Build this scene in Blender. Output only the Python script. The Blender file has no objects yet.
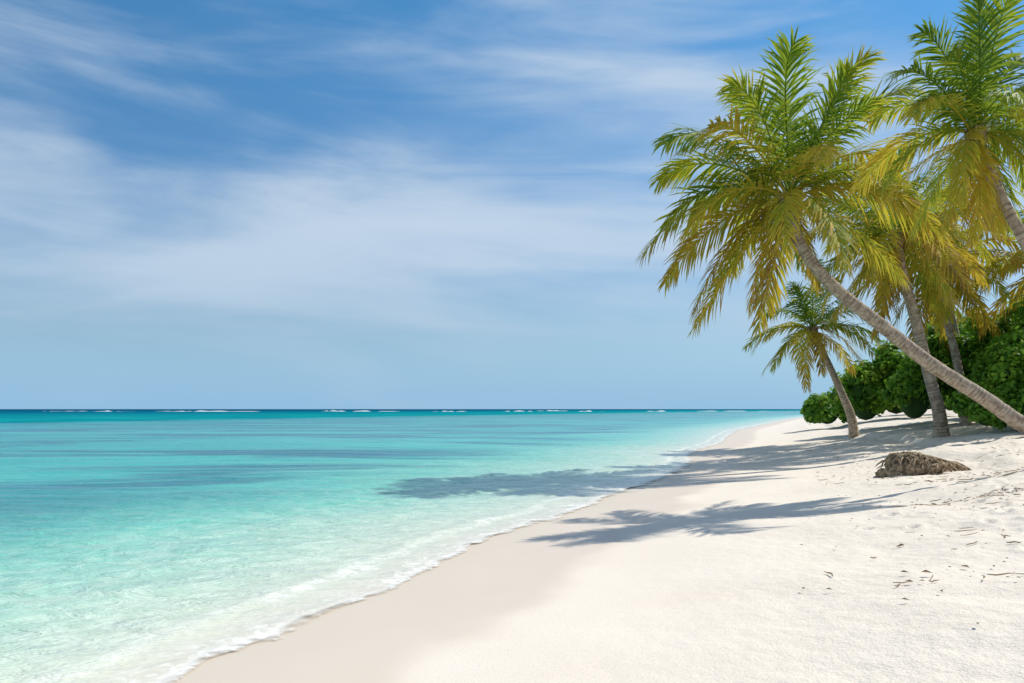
import bpy, math, random
import numpy as np
from mathutils import Vector
scene = bpy.context.scene
SUN = Vector((0.82, 0.38, 1.0)).normalized()
RNG = np.random.default_rng(7)

# ------------------------------------------------------------------ helpers
def link(o, parent=None):
    scene.collection.objects.link(o)
    if parent: o.parent = parent
    return o

def mesh_obj(name, V, F, mats=(), parent=None, smooth=True, attrs=None, midx=None):
    me = bpy.data.meshes.new(name)
    me.from_pydata(V if isinstance(V, list) else V.tolist(), [], F if isinstance(F, list) else F.tolist())
    for m in mats: me.materials.append(m)
    if smooth: me.polygons.foreach_set('use_smooth', [True]*len(me.polygons))
    if midx is not None: me.polygons.foreach_set('material_index', midx)
    if attrs:
        for k, a in attrs.items():
            at = me.attributes.new(k, 'FLOAT', 'POINT')
            at.data.foreach_set('value', np.asarray(a, dtype=np.float32))
    me.update()
    return link(bpy.data.objects.new(name, me), parent)

def empty(name, loc=(0, 0, 0)):
    e = bpy.data.objects.new(name, None); e.empty_display_size = 0.3
    return link(e)

_perm = RNG.permutation(4096)
_val = RNG.random(4096)
def vnoise(x, y, seed=0):
    xi = np.floor(x).astype(np.int64); yi = np.floor(y).astype(np.int64)
    fx = x-xi; fy = y-yi
    fx = fx*fx*(3-2*fx); fy = fy*fy*(3-2*fy)
    def h(a, b): return _val[(_perm[(a+seed*57) & 4095] + b*131) & 4095]
    return ((h(xi, yi)*(1-fx)+h(xi+1, yi)*fx)*(1-fy) + (h(xi, yi+1)*(1-fx)+h(xi+1, yi+1)*fx)*fy)*2-1
def fbm(x, y, o=4, seed=0):
    r = 0; a = 1; 
    for i in range(o):
        r = r+a*vnoise(x*2**i+i*17.3, y*2**i-i*9.1, seed+i); a *= .5
    return r

class NT:
    def __init__(s, tree): s.t = tree; s.n = tree.nodes; s.l = tree.links
    def new(s, typ, **kw):
        n = s.n.new(typ)
        for k, v in kw.items():
            if k[0] == '_': continue
            setattr(n, k, v)
        return n
    def put(s, sock, v):
        if isinstance(v, bpy.types.NodeSocket): s.l.new(v, sock)
        else:
            if isinstance(v, (tuple, list)) and len(v) == 3 and sock.type == 'RGBA': v = (*v, 1)
            sock.default_value = v
    def math(s, op, a, b=0.0, c=None, clamp=False):
        n = s.n.new('ShaderNodeMath'); n.operation = op; n.use_clamp = clamp
        s.put(n.inputs[0], a); s.put(n.inputs[1], b)
        if c is not None: s.put(n.inputs[2], c)
        return n.outputs[0]
    def mix(s, f, a, b, mode='MIX'):
        n = s.n.new('ShaderNodeMix'); n.data_type = 'RGBA'; n.blend_type = mode
        s.put(n.inputs[0], f); s.put(n.inputs[6], a); s.put(n.inputs[7], b)
        return n.outputs[2]
    def smooth(s, v, a, b, lo=0.0, hi=1.0):
        n = s.n.new('ShaderNodeMapRange'); n.interpolation_type = 'SMOOTHSTEP'
        s.put(n.inputs[0], v); s.put(n.inputs[1], a); s.put(n.inputs[2], b); s.put(n.inputs[3], lo); s.put(n.inputs[4], hi)
        return n.outputs[0]
    def noise(s, vec, scale, detail=4, rough=.5, dist=0.0, dim='2D'):
        n = s.n.new('ShaderNodeTexNoise'); n.noise_dimensions = dim
        if vec is not None: s.l.new(vec, n.inputs['Vector'])
        n.inputs['Scale'].default_value = scale; n.inputs['Detail'].default_value = detail
        n.inputs['Roughness'].default_value = rough; n.inputs['Distortion'].default_value = dist
        return n.outputs['Fac']
    def mapping(s, vec, scale=(1, 1, 1), rot=(0, 0, 0), loc=(0, 0, 0)):
        n = s.n.new('ShaderNodeMapping'); s.l.new(vec, n.inputs[0])
        n.inputs['Scale'].default_value = scale; n.inputs['Rotation'].default_value = rot; n.inputs['Location'].default_value = loc
        return n.outputs[0]
    def ramp(s, v, pts, interp='LINEAR'):
        n = s.n.new('ShaderNodeValToRGB'); n.color_ramp.interpolation = interp
        el = n.color_ramp.elements
        while len(el) < len(pts): el.new(.5)
        for e, (p, c) in zip(el, pts): e.position = p; e.color = (*c, 1)
        s.put(n.inputs[0], v); return n.outputs[0]
    def attr(s, name):
        n = s.n.new('ShaderNodeAttribute'); n.attribute_name = name; return n.outputs['Fac']
    def bump(s, h, strength, dist, normal=None):
        n = s.n.new('ShaderNodeBump'); s.put(n.inputs['Strength'], strength); s.put(n.inputs['Distance'], dist)
        s.l.new(h, n.inputs['Height'])
        if normal is not None: s.l.new(normal, n.inputs['Normal'])
        return n.outputs[0]

def new_mat(name):
    m = bpy.data.materials.new(name); m.use_nodes = True
    t = NT(m.node_tree)
    return m, t, m.node_tree.nodes['Principled BSDF'], m.node_tree.nodes['Material Output']

# ------------------------------------------------------------------ shoreline & terrain profile
_sy = [-400, -60, -15, 0, 4.65, 5.5, 6.67, 7.67, 9.36, 12, 15.7, 25, 60, 116, 182, 400, 1000, 9000]
_sx = [-60, -9, -3.3, -2.6, -1.95, -1.75, -1.42, -1.0, -.25, .8, 2.35, 5.6, 17, 40, 69, 170, 500, 6500]
_yy = np.linspace(-400, 60, 4000)
_xx = np.interp(_yy, _sy, _sx)
k = np.exp(-np.linspace(-2, 2, 41)**2); k /= k.sum()
_xs_s = np.convolve(np.pad(_xx, 20, mode='edge'), k, 'valid')
def shore_x(y):
    y = np.asarray(y, float)
    a = np.interp(y, _yy, _xs_s); b = np.interp(y, _sy, _sx)
    return np.where(y < 55, a, b) + .12*np.sin(y*1.1)*np.exp(-((y-8)/8)**2) + .35*np.sin(y*.33+1)*np.exp(-((y-28)/14)**2)
def shore_k(y):
    y = np.asarray(y, float); d = .5+np.abs(y)*.05
    g = (shore_x(y+d)-shore_x(y-d))/(2*d)
    return np.sqrt(1+g*g)
def inland(x, y): return (x-shore_x(y))/shore_k(y)
_ps = [-30000, -400, -100, -20, -5, -1, 0, 1.7, 3.5, 6, 9, 12, 30, 400, 30000]
_pz = [-9, -7, -4, -1.5, -.45, -.075, 0, .10, .25, .56, .93, 1.08, 1.3, 2, 4]
def base_height(x, y):
    s = inland(x, y)
    z = .25*(np.interp(s-.35, _ps, _pz)+2*np.interp(s, _ps, _pz)+np.interp(s+.35, _ps, _pz)) - .002
    w = np.clip((s-1.8)/4, 0, 1)
    z = z + w*(.07*fbm(x*.45, y*.45, 3, 3) + .022*fbm(x*1.7, y*1.7, 3, 5))
    # small storm ledges on the upper beach
    led = s + .8*fbm(x*.25, y*.16, 3, 9)
    z = z + .18/(1+np.exp(-(led-6.2)*9)) * np.clip((y-9)/5, 0, 1) - .09*np.clip((y-9)/5, 0, 1)*np.clip((s-5)/2, 0, 1)
    return z
def ground_z(x, y): return float(base_height(np.array([x], float), np.array([y], float))[0])

def lines(*segs):
    out = []
    for a, b, n, geo in segs:
        if geo: out += list(np.sign(a)*np.geomspace(abs(a), abs(b), n, endpoint=False))
        else: out += list(np.linspace(a, b, n, endpoint=False))
    return np.array(out)
def grid_faces(ny, nx):
    i = np.arange(ny-1)[:, None]*nx+np.arange(nx-1)[None, :]
    i = i.ravel(); return np.stack([i, i+1, i+nx+1, i+nx], 1)

YL = np.concatenate([lines((-400, -10, 14, True), (-10, 2.5, 20, False), (2.5, 13, 320, False), (13, 40, 220, False), (40, 8000, 80, True)), [9000]])
SL = np.concatenate([lines((-30000, -6, 45, True), (-6, -1, 30, False), (-1, 2.5, 60, False), (2.5, 10, 230, False), (10, 30, 70, False), (30, 20000, 24, True)), [30000]])
Yg, Sg = np.meshgrid(YL, SL, indexing='ij')
Xg = shore_x(Yg)+Sg*shore_k(Yg)
Zg = base_height(Xg, Yg)
# scuffed sand and footprints
wdry = np.clip((Sg-3.0)/2.0, 0, 1)*np.clip((40-Yg)/20, 0, 1)
patch = np.clip(fbm(Xg*.5, Yg*.5, 2, 40)+.5, 0, 1.4)
Zg = Zg + wdry*(.018*fbm(Xg*3.0, Yg*3.0, 4, 21)) * (.35+.65*patch)
rr = random.Random(5)
near = (Yg > 2) & (Yg < 26) & (Sg > 2) & (Sg < 12)
xn, yn, zn = Xg[near], Yg[near], Zg[near]
dmap = np.zeros_like(zn)
def dent(px, py, a, l, w, dep):
    m = (np.abs(xn-px) < .5) & (np.abs(yn-py) < .5)
    u = (xn[m]-px)*math.cos(a)+(yn[m]-py)*math.sin(a); v = -(xn[m]-px)*math.sin(a)+(yn[m]-py)*math.cos(a)
    r2 = (u/l)**2+(v/w)**2
    dmap[m] += dep*(-np.exp(-r2*1.2)*1.3 + .6*np.exp(-(np.sqrt(r2)-1.5)**2*4))
for i in range(760):
    px, py = rr.uniform(2.0, 12), rr.uniform(3, 25)
    s = float(inland(px, py))
    lim = 4.0+rr.random()*2.0
    aa, l1, l2, dp = rr.uniform(0, 6.28), rr.uniform(.05, .11), rr.uniform(.04, .07), rr.uniform(.014, .04)
    if s < lim: continue
    if py < 7: l1 *= .6; l2 *= .6; dp *= .45
    dent(px, py, aa, l1, l2, dp)
for (x0, y0, x1, y1) in [(4.3, 6.4, 7.2, 12.8), (5.4, 6.2, 8.6, 17), (9.5, 21, 5.2, 13.5)]:
    n = int(math.hypot(x1-x0, y1-y0)/.62); a = math.atan2(y1-y0, x1-x0)
    for i in range(n):
        f = i/n; o = .11*(-1)**i; dent(x0+(x1-x0)*f-math.sin(a)*o, y0+(y1-y0)*f+math.cos(a)*o+.3*math.sin(f*7), a+rr.uniform(-.2, .2), .12, .055, rr.uniform(.02, .034))
Zg[near] = zn+np.clip(dmap, -.045, .022)

# sand material
m_sand, t, P, O = new_mat('coral_sand')
geo = t.new('ShaderNodeNewGeometry'); pos = geo.outputs['Position']
s_a = t.attr('inland')
n1 = t.noise(pos, 1.1, 4); n2 = t.noise(pos, 60, 2, .6); n3 = t.noise(pos, 5, 4, .65)
edge = t.math('ADD', s_a, t.math('MULTIPLY', t.math('SUBTRACT', t.noise(pos, .55, 3), .5), .9))
wet = t.smooth(edge, 1.25, 1.75, 1, 0)
wet2 = t.smooth(edge, .0, .8, 1, 0)
dry_c = t.mix(n1, (.79, .70, .595), (.86, .785, .685))
dry_c = t.mix(t.smooth(n2, .5, .75, 0, .4), dry_c, (.58, .48, .37))
dry_c = t.mix(t.math('MULTIPLY', t.smooth(n3, .52, .72), t.smooth(s_a, 3.5, 7, 0, .42)), dry_c, (.56, .455, .34))
damp_c = t.mix(n1, (.71, .60, .495), (.76, .655, .55))
damp_c = t.mix(wet2, damp_c, (.71, .62, .51))
litter = t.math('MULTIPLY', t.smooth(s_a, 8.8, 12), t.smooth(t.noise(pos, 1.2, 4, .65), .4, .6))
col = t.mix(wet, dry_c, damp_c)
col = t.mix(t.math('MULTIPLY', litter, .5), col, (.24, .17, .10))
t.put(P.inputs['Base Color'], col)
t.put(P.inputs['Roughness'], t.mix(wet, (.95,)*3, (.5,)*3)); P.inputs['Specular IOR Level'].default_value = .22
dryf = t.smooth(edge, 1.6, 4.2)
bh = t.math('ADD', t.math('MULTIPLY', t.noise(pos, 7, 4, .55), .8), t.math('MULTIPLY', n2, .18))
t.put(P.inputs['Normal'], t.bump(bh, t.math('ADD', t.math('MULTIPLY', dryf, .55), .02), .05))
mesh_obj('sand_ground', np.stack([Xg, Yg, Zg], -1).reshape(-1, 3), grid_faces(*Xg.shape), [m_sand], attrs={'inland': Sg.ravel()})

# ------------------------------------------------------------------ water
SW = np.concatenate([lines((-30000, -8, 60, True), (-8, -1.5, 60, False), (-1.5, .9, 40, False)), [.9]])
YW = np.concatenate([lines((-400, -10, 14, True), (-10, 2.5, 20, False), (2.5, 14, 190, False), (14, 40, 150, False), (40, 8000, 90, True)), [9000]])
Yw, Sw = np.meshgrid(YW, SW, indexing='ij')
Xw = shore_x(Yw)+Sw*shore_k(Yw)
zt = base_height(Xw, Yw)
fade = np.clip(-Sw/2.5, 0, 1)*np.clip((60-Yw)/40, 0, 1)
wave = fade*(.018*fbm(Xw*1.6, Yw*2.4, 3, 31))
Zw = np.where(Sw < -1.2, wave, np.maximum(wave, zt+.010))
lip = .018*np.exp(-((Sw+.12)/.12)**2)*(.6+.6*vnoise(Yw*1.3, Yw*0, 3))*np.clip((30-Yw)/15, 0, 1)
lip = lip + .020*np.exp(-((Sw+.75+.15*vnoise(Yw*.9, Yw*0, 6))/.12)**2)*(.5+.6*vnoise(Yw*.8, Yw*0, 4))*np.clip((30-Yw)/15, 0, 1)
Zw = Zw+lip
off = np.log10(1+np.maximum(-Sw, 0))/3.5
m_w, t, P, O = new_mat('lagoon_water')
geo = t.new('ShaderNodeNewGeometry'); pos = geo.outputs['Position']
s_a = t.attr('inland'); o_a = t.attr('offshore')
wob = t.math('MULTIPLY', t.math('SUBTRACT', t.noise(t.mapping(pos, (.06, .16, 1)), 1.0, 4, .55), .5), .16)
oo = t.math('ADD', o_a, t.math('MULTIPLY', wob, t.smooth(o_a, .05, .25)))
col = t.ramp(oo, [(0, (.74, .66, .54)), (.04, (.75, .73, .59)), (.09, (.66, .75, .60)), (.15, (.46, .70, .56)), (.235, (.19, .62, .50)), (.33, (.045, .49, .43)), (.43, (.010, .37, .35)), (.55, (.004, .30, .32)), (.66, (.004, .20, .26)), (.75, (.003, .085, .17)), (1, (.003, .05, .13))])
reef = t.noise(t.mapping(pos, (.07, .20, 1), (0, 0, .10), (3.1, 1.7, 0)), 1.0, 5, .6, .5)
reefm = t.math('MULTIPLY', t.smooth(reef, .42, .60), t.math('MULTIPLY', t.smooth(o_a, .20, .31), t.smooth(o_a, .50, .66, 1, .3)))
col = t.mix(t.math('MULTIPLY', reefm, .90), col, (.004, .15, .22))
light = t.noise(t.mapping(pos, (.03, .12, 1), (0, 0, -.1), (9, 4, 0)), 1.0, 3, .5)
col = t.mix(t.math('MULTIPLY', t.smooth(light, .5, .68), t.math('MULTIPLY', t.smooth(o_a, .15, .3), t.smooth(o_a, .5, .7, .35, 0))), col, (.07, .56, .48))
# wave-sized tone variation
chop = t.noise(t.mapping(pos, (.5, 2.2, 1), (0, 0, .06)), 1.0, 4, .65, .3)
col = t.mix(t.math('MULTIPLY', t.smooth(chop, .52, .72), t.smooth(o_a, .12, .3, 0, .35)), col, (.006, .26, .29))
# caustic light network painted into the colour of the shallows
cell = t.new('ShaderNodeTexVoronoi'); cell.voronoi_dimensions = '2D'; cell.feature = 'F1'; cell.inputs['Scale'].default_value = 2.8
warp = t.new('ShaderNodeVectorMath'); warp.operation = 'ADD'
wn = t.new('ShaderNodeTexNoise'); wn.noise_dimensions = '2D'; wn.inputs['Scale'].default_value = 1.9; t.l.new(pos, wn.inputs[0])
t.l.new(t.mapping(pos, (1, 1.3, 1)), warp.inputs[0]); t.l.new(wn.outputs['Color'], warp.inputs[1]); t.l.new(warp.outputs[0], cell.inputs[0])
caustic = t.smooth(cell.outputs[0], .25, .7)
col = t.mix(t.math('MULTIPLY', t.math('MULTIPLY', caustic, t.smooth(o_a, .30, .10)), t.smooth(o_a, .03, .12, .04, .36)), col, (.84, .93, .80))
# foam along the swash edge
en = t.math('SUBTRACT', t.noise(pos, 1.1, 4, .55), .5)
es = t.math('ADD', s_a, t.math('MULTIPLY', en, .60))
fo = t.noise(pos, 7, 4, .7, .8)
def gs(v, c, s_):
    d = t.math('DIVIDE', t.math('SUBTRACT', v, c), s_); return t.math('EXPONENT', t.math('MULTIPLY', t.math('MULTIPLY', d, d), -1))
patchy = t.smooth(t.noise(pos, .7, 3, .6), .35, .6, .55, 1)
rim = t.math('MULTIPLY', gs(es, -.05, .09), t.smooth(fo, .30, .60, .45, 1))
lace = t.math('MULTIPLY', t.smooth(es, -.60, -.08), t.smooth(fo, .45, .64, 0, .9))
second = t.math('MULTIPLY', gs(es, -.72, .11), t.smooth(fo, .40, .60, .1, .75))
foam = t.math('MULTIPLY', t.math('MAXIMUM', rim, t.math('MAXIMUM', lace, second)), patchy)
col = t.mix(foam, col, (.92, .92, .89))
t.put(P.inputs['Base Color'], col)
t.put(P.inputs['Roughness'], t.mix(foam, (.14,)*3, (.7,)*3)); P.inputs['IOR'].default_value = 1.33
t.put(P.inputs['Specular IOR Level'], t.smooth(o_a, .3, .55, .24, 0.0))
r1 = t.noise(t.mapping(pos, (1.6, 3.2, 1), (0, 0, .25)), 1.0, 4, .6, .4)
r2 = t.noise(t.mapping(pos, (7, 13, 1), (0, 0, .1)), 1.0, 2, .6, .6)
r3 = t.noise(t.mapping(pos, (.25, .8, 1), (0, 0, .05)), 1.0, 3, .6)
hh = t.math('ADD', t.math('ADD', t.math('MULTIPLY', r1, .10), t.math('MULTIPLY', r2, .022)), t.math('MULTIPLY', r3, .25))
t.put(P.inputs['Normal'], t.bump(hh, t.smooth(o_a, .0, .12, .12, .8), 1.0))
alpha = t.math('MAXIMUM', t.smooth(es, .06, -.12), foam)
alpha = t.math('MULTIPLY', alpha, t.smooth(es, .06, .0))
alpha = t.math('MAXIMUM', alpha, t.smooth(o_a, .03, .05))
tr = t.new('ShaderNodeBsdfTransparent'); mx = t.new('ShaderNodeMixShader')
t.put(mx.inputs[0], alpha); t.l.new(tr.outputs[0], mx.inputs[1]); t.l.new(P.outputs[0], mx.inputs[2]); t.l.new(mx.outputs[0], O.inputs[0])
mesh_obj('sea_water', np.stack([Xw, Yw, Zw], -1).reshape(-1, 3), grid_faces(*Xw.shape), [m_w], attrs={'inland': Sw.ravel(), 'offshore': off.ravel()})

# breakers on the outer reef
m_f, t, P, O = new_mat('foam'); P.inputs['Base Color'].default_value = (.62, .70, .71, 1); P.inputs['Roughness'].default_value = .8
V = []; F = []
rr = random.Random(11)
for (a, b, yy, h) in [(-275, -243, 515, .6), (-240, -215, 540, .4), (-218, -160, 505, .6), (-125, -72, 520, .5), (-50, -28, 500, .5), (-8, 14, 530, .5), (38, 60, 500, .6), (80, 118, 515, .5), (-330, -300, 560, .5), (125, 190, 560, .4), (-150, -130, 620, .6), (20, 45, 640, .6)]:
    n = 60; ph = rr.random()*10
    for i in range(n+1):
        f = i/n; x = a+(b-a)*f
        hh_ = max(-.08, h*(math.sin(math.pi*f)**.6)*(.1+.9*float(vnoise(np.array(f*9+ph), np.array(ph)))+.35)); y = yy+5*math.sin(f*5+a)
        V += [(x, y-3-rr.random()*2, -.1), (x, y-1, hh_), (x, y+4, -.1)]
        if i: q = len(V)-6; F += [(q, q+3, q+4, q+1), (q+1, q+4, q+5, q+2)]
mesh_obj('breaking_waves', V, F, [m_f])

# ------------------------------------------------------------------ palm materials
def leaf_mat(name, stops, transl=.35, rough=.6, tcol=(.44, .50, .035), tf=.5):
    m, t, P, O = new_mat(name)
    tint = t.attr('tint')
    geo = t.new('ShaderNodeNewGeometry')
    nz = t.noise(geo.outputs['Position'], 3.0, 1, dim='3D')
    v = t.math('ADD', tint, t.math('MULTIPLY', t.math('SUBTRACT', nz, .5), .25))
    c = t.ramp(v, stops)
    t.put(P.inputs['Base Color'], c); P.inputs['Roughness'].default_value = rough; P.inputs['Specular IOR Level'].default_value = .22
    tr = t.new('ShaderNodeBsdfTranslucent'); t.put(tr.inputs[0], t.mix(tf, c, tcol))
    mx = t.new('ShaderNodeMixShader'); mx.inputs[0].default_value = transl
    t.l.new(P.outputs[0], mx.inputs[1]); t.l.new(tr.outputs[0], mx.inputs[2]); t.l.new(mx.outputs[0], O.inputs[0])
    return m
m_leaf = leaf_mat('palm_leaf', [(0, (.03, .10, .014)), (.3, (.095, .215, .02)), (.52, (.27, .345, .028)), (.72, (.63, .47, .05)), (.92, (.66, .36, .06)), (1, (.28, .15, .06))], .42)
m_trunk, t, P, O = new_mat('palm_bark')
ta = t.attr('along'); geo = t.new('ShaderNodeNewGeometry'); pos = geo.outputs['Position']
wv = t.math('SINE', t.math('ADD', t.math('MULTIPLY', ta, 62), t.math('MULTIPLY', t.noise(pos, 4, 2, dim='3D'), 9)))
wv = t.math('MULTIPLY', t.smooth(wv, .1, .95), t.smooth(t.noise(pos, 3, 2, dim='3D'), .35, .6))
nn = t.noise(pos, 7, 5, .65, dim='3D')
c = t.mix(t.smooth(nn, .3, .7), (.24, .18, .13), (.52, .43, .33)); c = t.mix(t.math('MULTIPLY', wv, .45), c, (.13, .09, .06))
t.put(P.inputs['Base Color'], c); P.inputs['Roughness'].default_value = .9
t.put(P.inputs['Normal'], t.bump(t.math('ADD', t.math('MULTIPLY', wv, -.5), nn), .7, .03))
m_nut, t, P, O = new_mat('coconut_husk')
geo = t.new('ShaderNodeNewGeometry')
t.put(P.inputs['Base Color'], t.mix(t.noise(geo.outputs['Position'], 5, 3, dim='3D'), (.34, .27, .05), (.18, .22, .03))); P.inputs['Roughness'].default_value = .5
m_fib, t, P, O = new_mat('palm_fibre')
geo = t.new('ShaderNodeNewGeometry')
t.put(P.inputs['Base Color'], t.mix(t.smooth(t.noise(geo.outputs['Position'], 14, 4, .7, dim='3D'), .35, .65), (.13, .085, .05), (.50, .37, .23))); P.inputs['Roughness'].default_value = .95

UP = Vector((0, 0, 1))
def tube(V, F, pts, rads, n=6, along=None, A=None):
    L = 0
    for i, p in enumerate(pts):
        tan = (pts[min(i+1, len(pts)-1)]-pts[max(i-1, 0)]).normalized()
        ref = Vector((0, 1, 0)) if abs(tan.y) < .9 else Vector((1, 0, 0))
        a = tan.cross(ref).normalized(); b = tan.cross(a)
        if i: L += (p-pts[i-1]).length
        base = len(V)
        for k in range(n):
            an = 2*math.pi*k/n
            V.append(tuple(p+(a*math.cos(an)+b*math.sin(an))*rads[i]))
            if A is not None: A.append(L if along is None else along)
        if i:
            for k in range(n):
                F.append((base-n+k, base-n+(k+1) % n, base+(k+1) % n, base+k))

def catmull(pts, n):
    out = []; P_ = [pts[0]*2-pts[1]]+pts+[pts[-1]*2-pts[-2]]
    seg = len(pts)-1
    for i in range(n+1):
        f = i/n*seg; k = min(int(f), seg-1); u = f-k
        a, b, c, d = P_[k:k+4]
        out.append(.5*((2*b)+(c-a)*u+(2*a-5*b+4*c-d)*u*u+(3*b-a-3*c+d)*u**3))
    return out

def frond(V, F, A, p0, tip, lift, R, tint, leaf=.24, npair=46, twist=0, droop=.5, width=.028):
    L = tip.length
    H = Vector((tip.x, tip.y, 0))
    H = H.normalized() if H.length > .1 else Vector((math.cos(twist*9), math.sin(twist*9), 0))
    p3 = p0+tip
    p1 = p0+tip*.33+UP*lift*L*.9; p2 = p0+tip*.76+UP*lift*L*.95
    sway = H.cross(UP)*R.uniform(-.10, .10)*L
    p2 = p2+sway; p3 = p3-sway*.5
    S0 = H.cross(UP).normalized()
    def bz(u): return p0*(1-u)**3+p1*(3*u*(1-u)**2)+p2*(3*u*u*(1-u))+p3*u**3
    N_ = 14
    pts = [bz(i/N_) for i in range(N_+1)]
    tube(V, F, pts, [L*(.0085*(1-i/N_)+.0018)*(1.6 if i == 0 else 1) for i in range(N_+1)], 4, along=min(.72, tint+.2), A=A)
    arc = sum((pts[i+1]-pts[i]).length for i in range(N_))
    gap = R.uniform(.3, .9)
    for i in range(npair):
        u = .11+.89*(i+.5)/npair
        c = bz(u); T = (bz(min(u+.02, 1))-bz(u-.02)).normalized()
        S = (S0-T*S0.dot(T)).normalized(); Nn = S.cross(T)
        if Nn.z < 0 and abs(T.z) < .95: Nn = -Nn
        tw = twist*(.4+.8*u)
        S, Nn = S*math.cos(tw)+Nn*math.sin(tw), Nn*math.cos(tw)-S*math.sin(tw)
        prof = (.45+.55*math.sin(min(1, u/.42)*math.pi/2)) * (1 if u < .62 else 1-.58*((u-.62)/.38)**1.5)
        for sd in (-1, 1):
            if R.random() < .04 or (abs(u-gap) < .02 and sd > 0): continue
            ll = leaf*arc*prof*R.uniform(.76, 1.14)
            an = math.radians(60-34*u+R.uniform(-9, 9))
            d0 = T*math.cos(an)+S*(sd*math.sin(an))+Nn*R.uniform(-.18, .34)
            d0.normalize()
            w0 = width*(.7+.5*prof)*R.uniform(.75, 1.15)*arc/3.8
            q = c.copy(); base = len(V); tt = min(1, max(0, tint+R.uniform(-.13, .13)+.12*u))
            dr = droop*R.uniform(.4, 1.7)
            for k, (ws, st) in enumerate(((.6, 0), (1, .30), (.75, .36), (0, .34))):
                if k:
                    q = q+d*(ll*st)
                d = (d0-UP*(dr*(.15+.65*k))).normalized()
                W = d.cross(Nn)
                if W.length < .05: W = T.copy()
                W.normalize()
                if ws > 0:
                    V.append(tuple(q-W*w0*ws)); V.append(tuple(q+W*w0*ws)); A.extend((tt+.04*k, tt+.04*k))
                else: V.append(tuple(q)); A.append(min(1, tt+.2))
            F += [(base, base+1, base+3, base+2), (base+2, base+3, base+5, base+4), (base+4, base+5, base+6)]

def palm(trunk, r0, r1, fronds, seed, L, leaf=.24, extra=14, tint0=.4, npair=46, dead=2, nuts=7, width=.028, top=52):
    R = random.Random(seed)
    root = empty('coconut_palm')
    pts = catmull([Vector(p) for p in trunk], 60)
    n = len(pts)
    rads = [(r1+(r0-r1)*(1-i/(n-1))**1.1)*(1+.45*math.exp(-i/3.0))*(1+.03*math.sin(i*2.7)) for i in range(n)]
    V = []; F = []; A = []
    tube(V, F, pts, rads, 14, A=A)
    mesh_obj('trunk', V, F, [m_trunk], root, attrs={'along': A})
    c = pts[-1]
    V = []; F = []; A = []
    for (dx, dz) in fronds:
        l = math.hypot(dx, dz)
        ymax = math.sqrt(max(0, L*L-l*l)) if l < L else .15*L
        dy = R.choice((-1, 1))*min(ymax, .45*L)*R.uniform(.5, 1)
        tip = Vector((dx, dy, dz))
        el = dz/max(.1, tip.length)
        tn = tint0+R.uniform(-.14, .14)-.22*el
        frond(V, F, A, c+Vector((R.uniform(-.06, .06), R.uniform(-.06, .06), R.uniform(-.1, .15))), tip, .10+.24*(1-abs(el))*R.uniform(.7, 1.2), R, tn, leaf, npair, R.uniform(-.9, .9), .58-.22*el, width)
    for i in range(extra):
        az = i*2.39996+R.uniform(-.3, .3)+seed; el = math.radians(top-(top+52)*((i+.5)/extra)+R.uniform(-8, 8))
        l = L*R.uniform(.76, .96)
        tip = Vector((math.cos(az)*math.cos(el), math.sin(az)*math.cos(el), math.sin(el)-.12))*l
        frond(V, F, A, c+Vector((0, 0, R.uniform(-.12, .1))), tip, .12+.2*math.cos(el), R, tint0+.04+R.uniform(-.2, .2)-.22*math.sin(el), leaf, npair, R.uniform(-.8, .8), .58, width)
    for i in range(dead):
        az = R.uniform(0, 6.28)
        frond(V, F, A, c-UP*.12, Vector((math.cos(az)*.22, math.sin(az)*.22, -.66))*L, .05, R, .95, leaf*.7, npair//2, R.uniform(-1, 1), 1.2, width*.7)
    mesh_obj('fronds', V, F, [m_leaf], root, smooth=False, attrs={'tint': A})
    V = []; F = []
    for i in range(16):
        az = i*2.4; d = Vector((math.cos(az), math.sin(az), 0)); s = r1*1.0
        tube(V, F, [c-UP*(.35-.01*i)+d*s*.9, c-UP*.1+d*s*1.5, c+UP*.12+d*s*2.1], [s*.55, s*.5, s*.2], 5)
    mesh_obj('crown_fibre', V, F, [m_fib], root)
    V = []; F = []
    for i in range(nuts):
        az = R.uniform(0, 6.28); o = c+Vector((math.cos(az)*r1*2.1, math.sin(az)*r1*2.1, -.12-R.random()*.28)); rad = R.uniform(.085, .12)*L/3.6
        tube(V, F, [o+UP*rad*x for x in (-1.25, -1.0, -.5, 0, .5, .95, 1.15)], [rad*x for x in (.05, .55, .92, 1, .85, .45, .05)], 8)
        tube(V, F, [c-UP*.02, (c+o)/2+UP*.03, o+UP*rad], [.012]*3, 4)
    mesh_obj('coconuts', V, F, [m_nut], root)
    return root

# large leaning palm
palm([(14.6, 20.3, .55), (13.8, 20.2, .86), (12.87, 20, 1.18), (11.88, 20, 1.86), (10.5, 20, 2.74), (9.25, 20, 3.72), (8.12, 20, 4.62), (7.38, 20, 5.5), (7.06, 20, 6.2), (6.94, 20, 6.85)],
     .215, .125,
     [(-3.35, 1.0), (-3.0, .85), (-3.5, -1.4), (-2.9, -2.0), (-2.35, -3.15), (-.7, -2.7), (-1.5, -2.0), (-1.8, 2.3), (-.6, 3.25), (.35, 3.0), (1.4, 2.95), (2.5, 2.2), (3.25, 1.1), (3.3, .3), (3.0, -1.3), (2.4, -2.1), (1.1, -2.0), (-2.1, .8), (1.9, 1.6), (2.7, -.5), (-2.9, -.4), (-1.2, 2.9), (.9, 2.6)],
     3, 3.75, leaf=.265, extra=16, tint0=.48, npair=66, width=.023, top=40)
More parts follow.
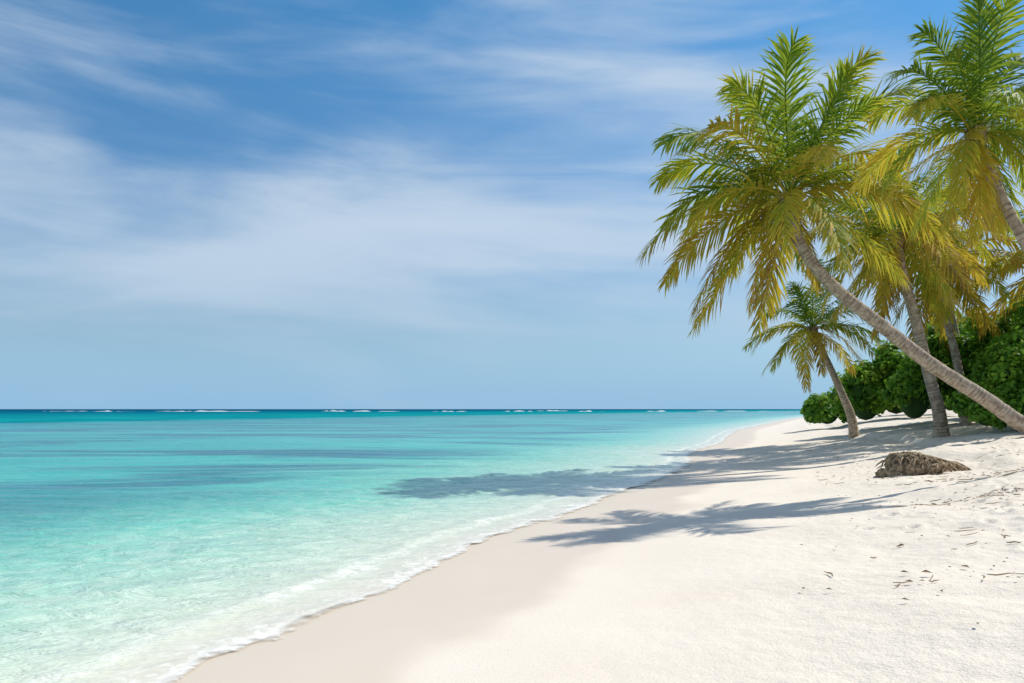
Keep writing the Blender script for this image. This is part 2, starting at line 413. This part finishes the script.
# nearer palm whose trunk leans in from the right
g = ground_z(10.15, 13.0)
palm([(10.15, 13.0, g-.2), (9.6, 12.9, 1.7), (8.98, 12.8, 3.05), (8.36, 12.8, 4.1), (7.89, 12.8, 4.95), (7.45, 12.8, 6.0)],
     .12, .075,
     [(-1.6, .75), (-1.5, .15), (-1.25, -.9), (-.85, -1.6), (-.35, -1.9), (-.5, 1.85), (-1.15, 1.3), (.1, 1.95), (.45, 1.9), (1.15, 1.4), (1.65, .5), (1.55, -.7), (.65, -1.5), (1.1, -1.3)],
     8, 2.15, leaf=.27, extra=16, tint0=.36, npair=54, dead=4, nuts=8, width=.026)
# palms behind
palm([(12.98, 24, ground_z(12.98, 24)-.2), (12.85, 24, 1.6), (12.6, 24, 2.5), (12.15, 24, 4.3), (11.8, 24, 5.6), (11.6, 24, 6.75)],
     .20, .12, [(-2.3, -1.6), (-2.6, -.2), (-1.6, -2.5), (2.7, -1.0), (2.8, .3), (-1.5, 1.7), (-.3, 2.4), (.9, 2.2), (1.8, 1.4), (2.0, -2.2), (-.9, -2.9)], 12, 3.3, leaf=.26, extra=22, tint0=.42, npair=50, width=.027)
palm([(15.4, 27, ground_z(15.4, 27)-.2), (15.25, 27, 2.2), (15.0, 27, 3.6), (14.6, 27, 5.0), (14.25, 27, 6.3)],
     .16, .10, [(2.8, -.8), (2.4, -1.9), (2.9, .2), (1.5, 1.6), (-1.8, .9), (1.2, -2.6), (0, 2.4), (-2.4, -1.6), (-1.0, -2.7)], 17, 3.3, leaf=.26, extra=22, tint0=.54, npair=50, width=.027)
palm([(13.35, 31, ground_z(13.35, 31)-.2), (13.2, 31, 1.3), (12.84, 31, 2.2), (12.35, 31, 3.3), (11.7, 31, 4.7)],
     .19, .10, [(-2.4, -.7), (-2.1, .3), (-1.7, -1.7), (-.7, -2.3), (2.2, -.6), (1.8, -1.6), (-.1, 2.5), (1.2, 1.9), (-1.2, 1.7)], 23, 2.6, leaf=.26, extra=18, tint0=.44, npair=42, width=.030)
palm([(19.6, 26, ground_z(19.6, 26)-.2), (19.5, 26, 3), (19, 26, 4.6), (18.2, 26, 6.4)], .18, .11, [(-2.6, -.6), (-2.4, .8), (-1.7, -2.2)], 31, 3.3, leaf=.26, extra=20, tint0=.48, npair=44, width=.030)
palm([(17.8, 31, ground_z(17.8, 31)-.2), (17.5, 31, 3), (16.9, 31, 6), (15.6, 31, 8.8)], .18, .11, [(-2.6, -.6), (-2.4, .8), (-1.7, -2.2)], 37, 3.2, leaf=.26, extra=20, tint0=.32, npair=44, width=.030)

# ------------------------------------------------------------------ shrubs
m_shrub = leaf_mat('shrub_leaf', [(0, (.045, .14, .014)), (.35, (.12, .28, .024)), (.7, (.24, .43, .04)), (1, (.42, .54, .07))], .42, .5, (.26, .50, .03), .6)
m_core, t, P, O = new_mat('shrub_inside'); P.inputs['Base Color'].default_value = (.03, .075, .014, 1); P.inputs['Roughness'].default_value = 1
def shrub(lumps, seed, dens=260, size=.085):
    r = np.random.default_rng(seed); root = empty('beach_shrub')
    Vs = []; Ts = []
    CV = []; CF = []
    for (cx, cy, cz, rx, ry, rz) in lumps:
        n_sub = int(14+12*rx*rz)
        for k in range(n_sub):
            d = r.normal(size=3); d /= np.linalg.norm(d); d[2] = abs(d[2])*1.1-.35
            c = np.array([cx, cy, cz])+d*np.array([rx, ry, rz])*r.uniform(.6, 1.04)
            sr = r.uniform(.24, .48)*(.55+.3*min(rx, rz))
            m = int(dens*sr*sr*6.5)
            dd = r.normal(size=(m, 3)); dd /= np.linalg.norm(dd, axis=1)[:, None]
            rad = sr*(1-.45*r.random(m)**2)*(1+.22*r.normal(size=m))
            p = c+dd*rad[:, None]*np.array([1, 1, .85])
            nrm = dd+r.normal(size=(m, 3))*.5+np.array([0, 0, .35]); nrm /= np.linalg.norm(nrm, axis=1)[:, None]
            a = np.cross(nrm, r.normal(size=(m, 3))); a /= np.linalg.norm(a, axis=1)[:, None]; b = np.cross(nrm, a)
            s = size*r.uniform(.6, 1.3, m)[:, None]
            prof = [(-1, 0), (-.35, .42), (.4, .5), (1, 0), (.4, -.5), (-.35, -.42)]
            leaf = np.stack([p+a*s*u+b*s*v+nrm*s*(.18 if v != 0 else 0) for u, v in prof], 1)
            Vs.append(leaf.reshape(-1, 3)); Ts.append(np.repeat(np.clip(.45+.22*r.normal(size=m)+.2*r.normal(), 0, 1), 6))
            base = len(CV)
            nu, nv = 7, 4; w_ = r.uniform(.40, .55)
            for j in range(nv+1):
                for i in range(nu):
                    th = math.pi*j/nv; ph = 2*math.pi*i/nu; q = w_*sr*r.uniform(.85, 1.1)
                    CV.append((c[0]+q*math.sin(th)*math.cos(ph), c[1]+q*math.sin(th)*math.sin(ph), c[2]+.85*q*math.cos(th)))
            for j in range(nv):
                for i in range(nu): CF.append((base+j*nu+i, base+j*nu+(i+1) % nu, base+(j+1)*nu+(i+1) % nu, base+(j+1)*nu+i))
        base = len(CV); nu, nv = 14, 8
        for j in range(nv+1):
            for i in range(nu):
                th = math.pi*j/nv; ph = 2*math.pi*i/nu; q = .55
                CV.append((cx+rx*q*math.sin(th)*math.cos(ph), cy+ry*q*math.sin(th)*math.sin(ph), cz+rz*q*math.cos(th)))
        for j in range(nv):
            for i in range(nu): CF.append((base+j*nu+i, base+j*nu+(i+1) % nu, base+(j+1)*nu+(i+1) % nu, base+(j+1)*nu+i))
    V = np.concatenate(Vs); n = len(V)//6
    mesh_obj('leaves', V, np.arange(n*6).reshape(n, 6), [m_shrub], root, smooth=False, attrs={'tint': np.concatenate(Ts)})
    mesh_obj('dark_core', CV, CF, [m_core], root)  # solid filler blobs for opacity, shade of inner foliage put into their dark green
def L_(x, y, top, rx, ry=None):
    g = ground_z(x, y)-.1; h = top-g; return (x, y, g+h*.45, rx, ry or rx, h*.55)
shrub([L_(18.2, 46, 2.9, 1.2), L_(20.0, 46, 3.8, 1.4), L_(21.6, 45, 4.6, 1.5)], 1, 130, .13)
shrub([L_(15.1, 34, 3.9, 1.2), L_(16.4, 34, 4.9, 1.4), L_(17.9, 33.5, 5.6, 1.5)], 2, 170, .11)
shrub([L_(14.4, 28.5, 3.9, 1.0), L_(15.9, 28.8, 4.9, 1.3), L_(17.3, 28.5, 5.7, 1.4)], 3, 200, .10)
shrub([L_(13.5, 22.6, 2.7, .8), L_(14.5, 23, 4.5, 1.15), L_(15.8, 23.2, 5.5, 1.4), L_(15.2, 22.2, 3.4, 1.1), L_(14.2, 21.9, 2.3, .8)], 4, 260, .085)
shrub([L_(20, 36, 6.6, 2.2), L_(24, 38, 6.8, 2.6), L_(19, 29, 6.2, 2.0), L_(20, 24, 6.0, 2.2), L_(25, 48, 5.0, 2.6), L_(29, 58, 4.8, 3)], 5, 60, .16)

# ------------------------------------------------------------------ root ball / driftwood
R = random.Random(4)
rx0, ry0 = 7.5, 14.6; rz0 = ground_z(rx0, ry0)
root = empty('driftwood_root')
V = []; F = []; nu, nv = 28, 12
for j in range(nv+1):
    for i in range(nu):
        th = math.pi*.55*j/nv; ph = 2*math.pi*i/nu
        q = 1+.16*math.sin(ph*3+j)+.10*math.sin(ph*7+j*1.7)+R.uniform(-.04, .04)
        hx = .72*math.sin(th)*math.cos(ph)*q
        V.append((rx0+hx, ry0+.42*math.sin(th)*math.sin(ph)*q, rz0-.05+(.36-.24*hx)*math.cos(th)*q))
for j in range(nv):
    for i in range(nu): F.append((j*nu+i, j*nu+(i+1) % nu, (j+1)*nu+(i+1) % nu, (j+1)*nu+i))
mesh_obj('stump', V, F, [m_fib], root)
V = []; F = []
for i in range(300):
    a = R.uniform(0, 6.28); rr_ = R.uniform(.2, 1)
    x = rx0+.70*rr_*math.cos(a); y = ry0+.42*rr_*math.sin(a); z = rz0+(.37-.24*(x-rx0))*math.sqrt(max(0, 1-rr_*rr_))
    d = Vector((math.cos(a)*.5+R.choice((-1, 1))*R.uniform(.3, 1.2), math.sin(a)*.9+R.uniform(-.8, .8), R.uniform(-.6, .0))); l = R.uniform(.12, .34)
    p = Vector((x, y, z)); pts = [p]
    for k in range(4):
        d = (d.normalized()+Vector((R.uniform(-.4, .4), R.uniform(-.4, .4), R.uniform(-.5, .05)))).normalized()
        p = p+d*l/4; p.z = max(p.z, rz0-.03); pts.append(p)
    w = R.uniform(.008, .026); tube(V, F, pts, [w, w, w*.8, w*.6, w*.2], 5)
for (dx, dy, l, an) in [(.2, -.1, .9, .1), (.35, .1, .8, -.25), (.0, .1, .55, 2.3)]:
    p = Vector((rx0+dx, ry0+dy, rz0+.12)); pts = [p+Vector((math.cos(an)*l*k/5, math.sin(an)*l*k/5, .10*math.sin(k*.9)-.02*k)) for k in range(6)]
    tube(V, F, pts, [.075, .07, .055, .045, .03, .012], 7)
mesh_obj('roots', V, F, [m_fib], root)

# ------------------------------------------------------------------ beach litter: twigs, leaf scraps, shells
m_twig, t, P, O = new_mat('dry_litter'); geo = t.new('ShaderNodeNewGeometry')
t.put(P.inputs['Base Color'], t.mix(t.noise(geo.outputs['Position'], 3, 3), (.15, .09, .05), (.44, .31, .18))); P.inputs['Roughness'].default_value = .9
V = []; F = []
def twig(x, y, l, w, a):
    pts = []
    for k in range(5):
        f = k/4-.5; xx = x+math.cos(a+.3*f)*l*f; yy = y+math.sin(a+.3*f)*l*f+R.uniform(-.04, .04)*l
        pts.append(Vector((xx, yy, ground_z(xx, yy)+w*.7+.008+R.uniform(0, .012))))
    tube(V, F, pts, [w*.6, w, w, w*.8, w*.3], 5)
def scrap(x, y, s):
    z = ground_z(x, y)+.022; a = R.uniform(0, 6.28); b = len(V)
    for u, v, h in [(-1, 0, .1), (-.2, .45, .5), (1, .1, .1), (.1, -.5, .4)]:
        V.append((x+s*(u*math.cos(a)-v*math.sin(a)), y+s*(u*math.sin(a)+v*math.cos(a)), z+s*h))
    F.append((b, b+1, b+2, b+3))
for cx, cy, n, sp in [(6.0, 10.0, 80, .5), (5.6, 9.2, 24, .5), (7.4, 12.4, 80, .8), (6.6, 13.6, 30, .7), (9, 15.5, 40, 1.3), (3.9, 7.2, 16, .7), (3.0, 5.6, 14, .45), (3.6, 5.9, 10, .5), (8.2, 19, 40, 2.0), (11, 21, 70, 1.6), (12, 26, 60, 2)]:
    for i in range(n):
        x = cx+R.gauss(0, sp); y = cy+R.gauss(0, sp*.45)
        if inland(x, y) < 3: continue
        if R.random() < .45: twig(x, y, R.uniform(.05, .22), R.uniform(.003, .007), R.gauss(.1, .6))
        else: scrap(x, y, R.uniform(.015, .04))
for i in range(340):
    x = R.uniform(1.5, 10); y = R.uniform(4.3, 17)
    if inland(x, y) > 3.4: scrap(x, y, R.uniform(.008, .028))
mesh_obj('beach_litter', V, F, [m_twig], smooth=False)

# ------------------------------------------------------------------ sun, sky, camera
sd = bpy.data.lights.new('sun', 'SUN'); sd.energy = 4.35; sd.angle = math.radians(.5); sd.color = (1, .95, .855)
so = link(bpy.data.objects.new('sun', sd)); so.rotation_euler = (-SUN).to_track_quat('-Z', 'Y').to_euler(); so.location = (30, 10, 30)
w = bpy.data.worlds.new('World'); scene.world = w; w.use_nodes = True
t = NT(w.node_tree); bg = w.node_tree.nodes['Background']
sky = t.new('ShaderNodeTexSky'); sky.sky_type = 'NISHITA'; sky.sun_disc = False
sky.sun_elevation = math.asin(SUN.z); sky.sun_rotation = math.atan2(SUN.x, SUN.y)
sky.air_density = 1.0; sky.dust_density = .3; sky.ozone_density = 2.0
tc = t.new('ShaderNodeTexCoord'); sp = t.new('ShaderNodeSeparateXYZ'); t.l.new(tc.outputs['Generated'], sp.inputs[0])
x, y, z = sp.outputs
h = t.math('MAXIMUM', t.math('SQRT', t.math('ADD', t.math('MULTIPLY', x, x), t.math('MULTIPLY', y, y))), .05)
e = t.math('DIVIDE', z, h); ax = t.math('DIVIDE', x, h); ay = t.math('DIVIDE', y, h)
def gauss(v, c, s):
    d = t.math('DIVIDE', t.math('SUBTRACT', v, c), s); return t.math('EXPONENT', t.math('MULTIPLY', t.math('MULTIPLY', d, d), -1))
def comb(a, b, c):
    n = t.new('ShaderNodeCombineXYZ'); t.put(n.inputs[0], a); t.put(n.inputs[1], b); t.put(n.inputs[2], c); return n.outputs[0]
et = t.math('SUBTRACT', e, t.math('MULTIPLY', ax, -.03))
v1 = comb(ax, ay, t.math('MULTIPLY', et, 3.6))
c1 = t.noise(v1, 1.9, 5, .48, .4, dim='3D')
v2 = comb(ax, t.math('ADD', ay, 3.0), t.math('MULTIPLY', t.math('ADD', e, t.math('MULTIPLY', ax, .05)), 6.0))
c2 = t.noise(v2, 2.6, 5, .56, .7, dim='3D')
c = t.math('ADD', t.math('MULTIPLY', c1, .66), t.math('MULTIPLY', c2, .34))
bias = t.math('MULTIPLY', gauss(e, .21, .085), .13)
bias = t.math('ADD', bias, t.math('MULTIPLY', t.math('MULTIPLY', gauss(ax, .12, .22), gauss(e, .44, .13)), .06))
bias = t.math('SUBTRACT', bias, t.math('MULTIPLY', t.math('MULTIPLY', gauss(ax, -.26, .24), gauss(e, .40, .10)), .11))
bias = t.math('SUBTRACT', bias, t.math('MULTIPLY', gauss(e, .03, .07), .06))
den = t.smooth(t.math('ADD', c, bias), .385, .74)
sat = t.mix(t.smooth(e, 0, .14, .85, .0), sky.outputs[0], (3.4, 5.5, 8.0))
tint = t.ramp(e, [(0, (.78, .94, 1.0)), (.10, (.78, .92, 1.02)), (.2, (.62, .93, 1.12)), (.5, (.50, 1.10, 1.34)), (1, (.9, 1, 1.05))])
base = t.mix(1.0, sat, tint, 'MULTIPLY')
cloud = t.mix(t.smooth(e, .0, .25), (4.2, 5.8, 7.5), (6.0, 7.1, 8.3))
fin = t.mix(t.math('MULTIPLY', den, .85), base, cloud)
t.l.new(fin, bg.inputs[0]); bg.inputs[1].default_value = .10

cam = bpy.data.cameras.new('camera'); co = link(bpy.data.objects.new('camera', cam))
cam.lens = 28; cam.sensor_width = 36; cam.shift_y = 67.5/1024; cam.clip_end = 60000
co.location = (0, 0, 1.6); co.rotation_euler = (math.radians(90), 0, 0); scene.camera = co
scene.view_settings.view_transform = 'Standard'; scene.view_settings.look = 'None'; scene.view_settings.exposure = 0
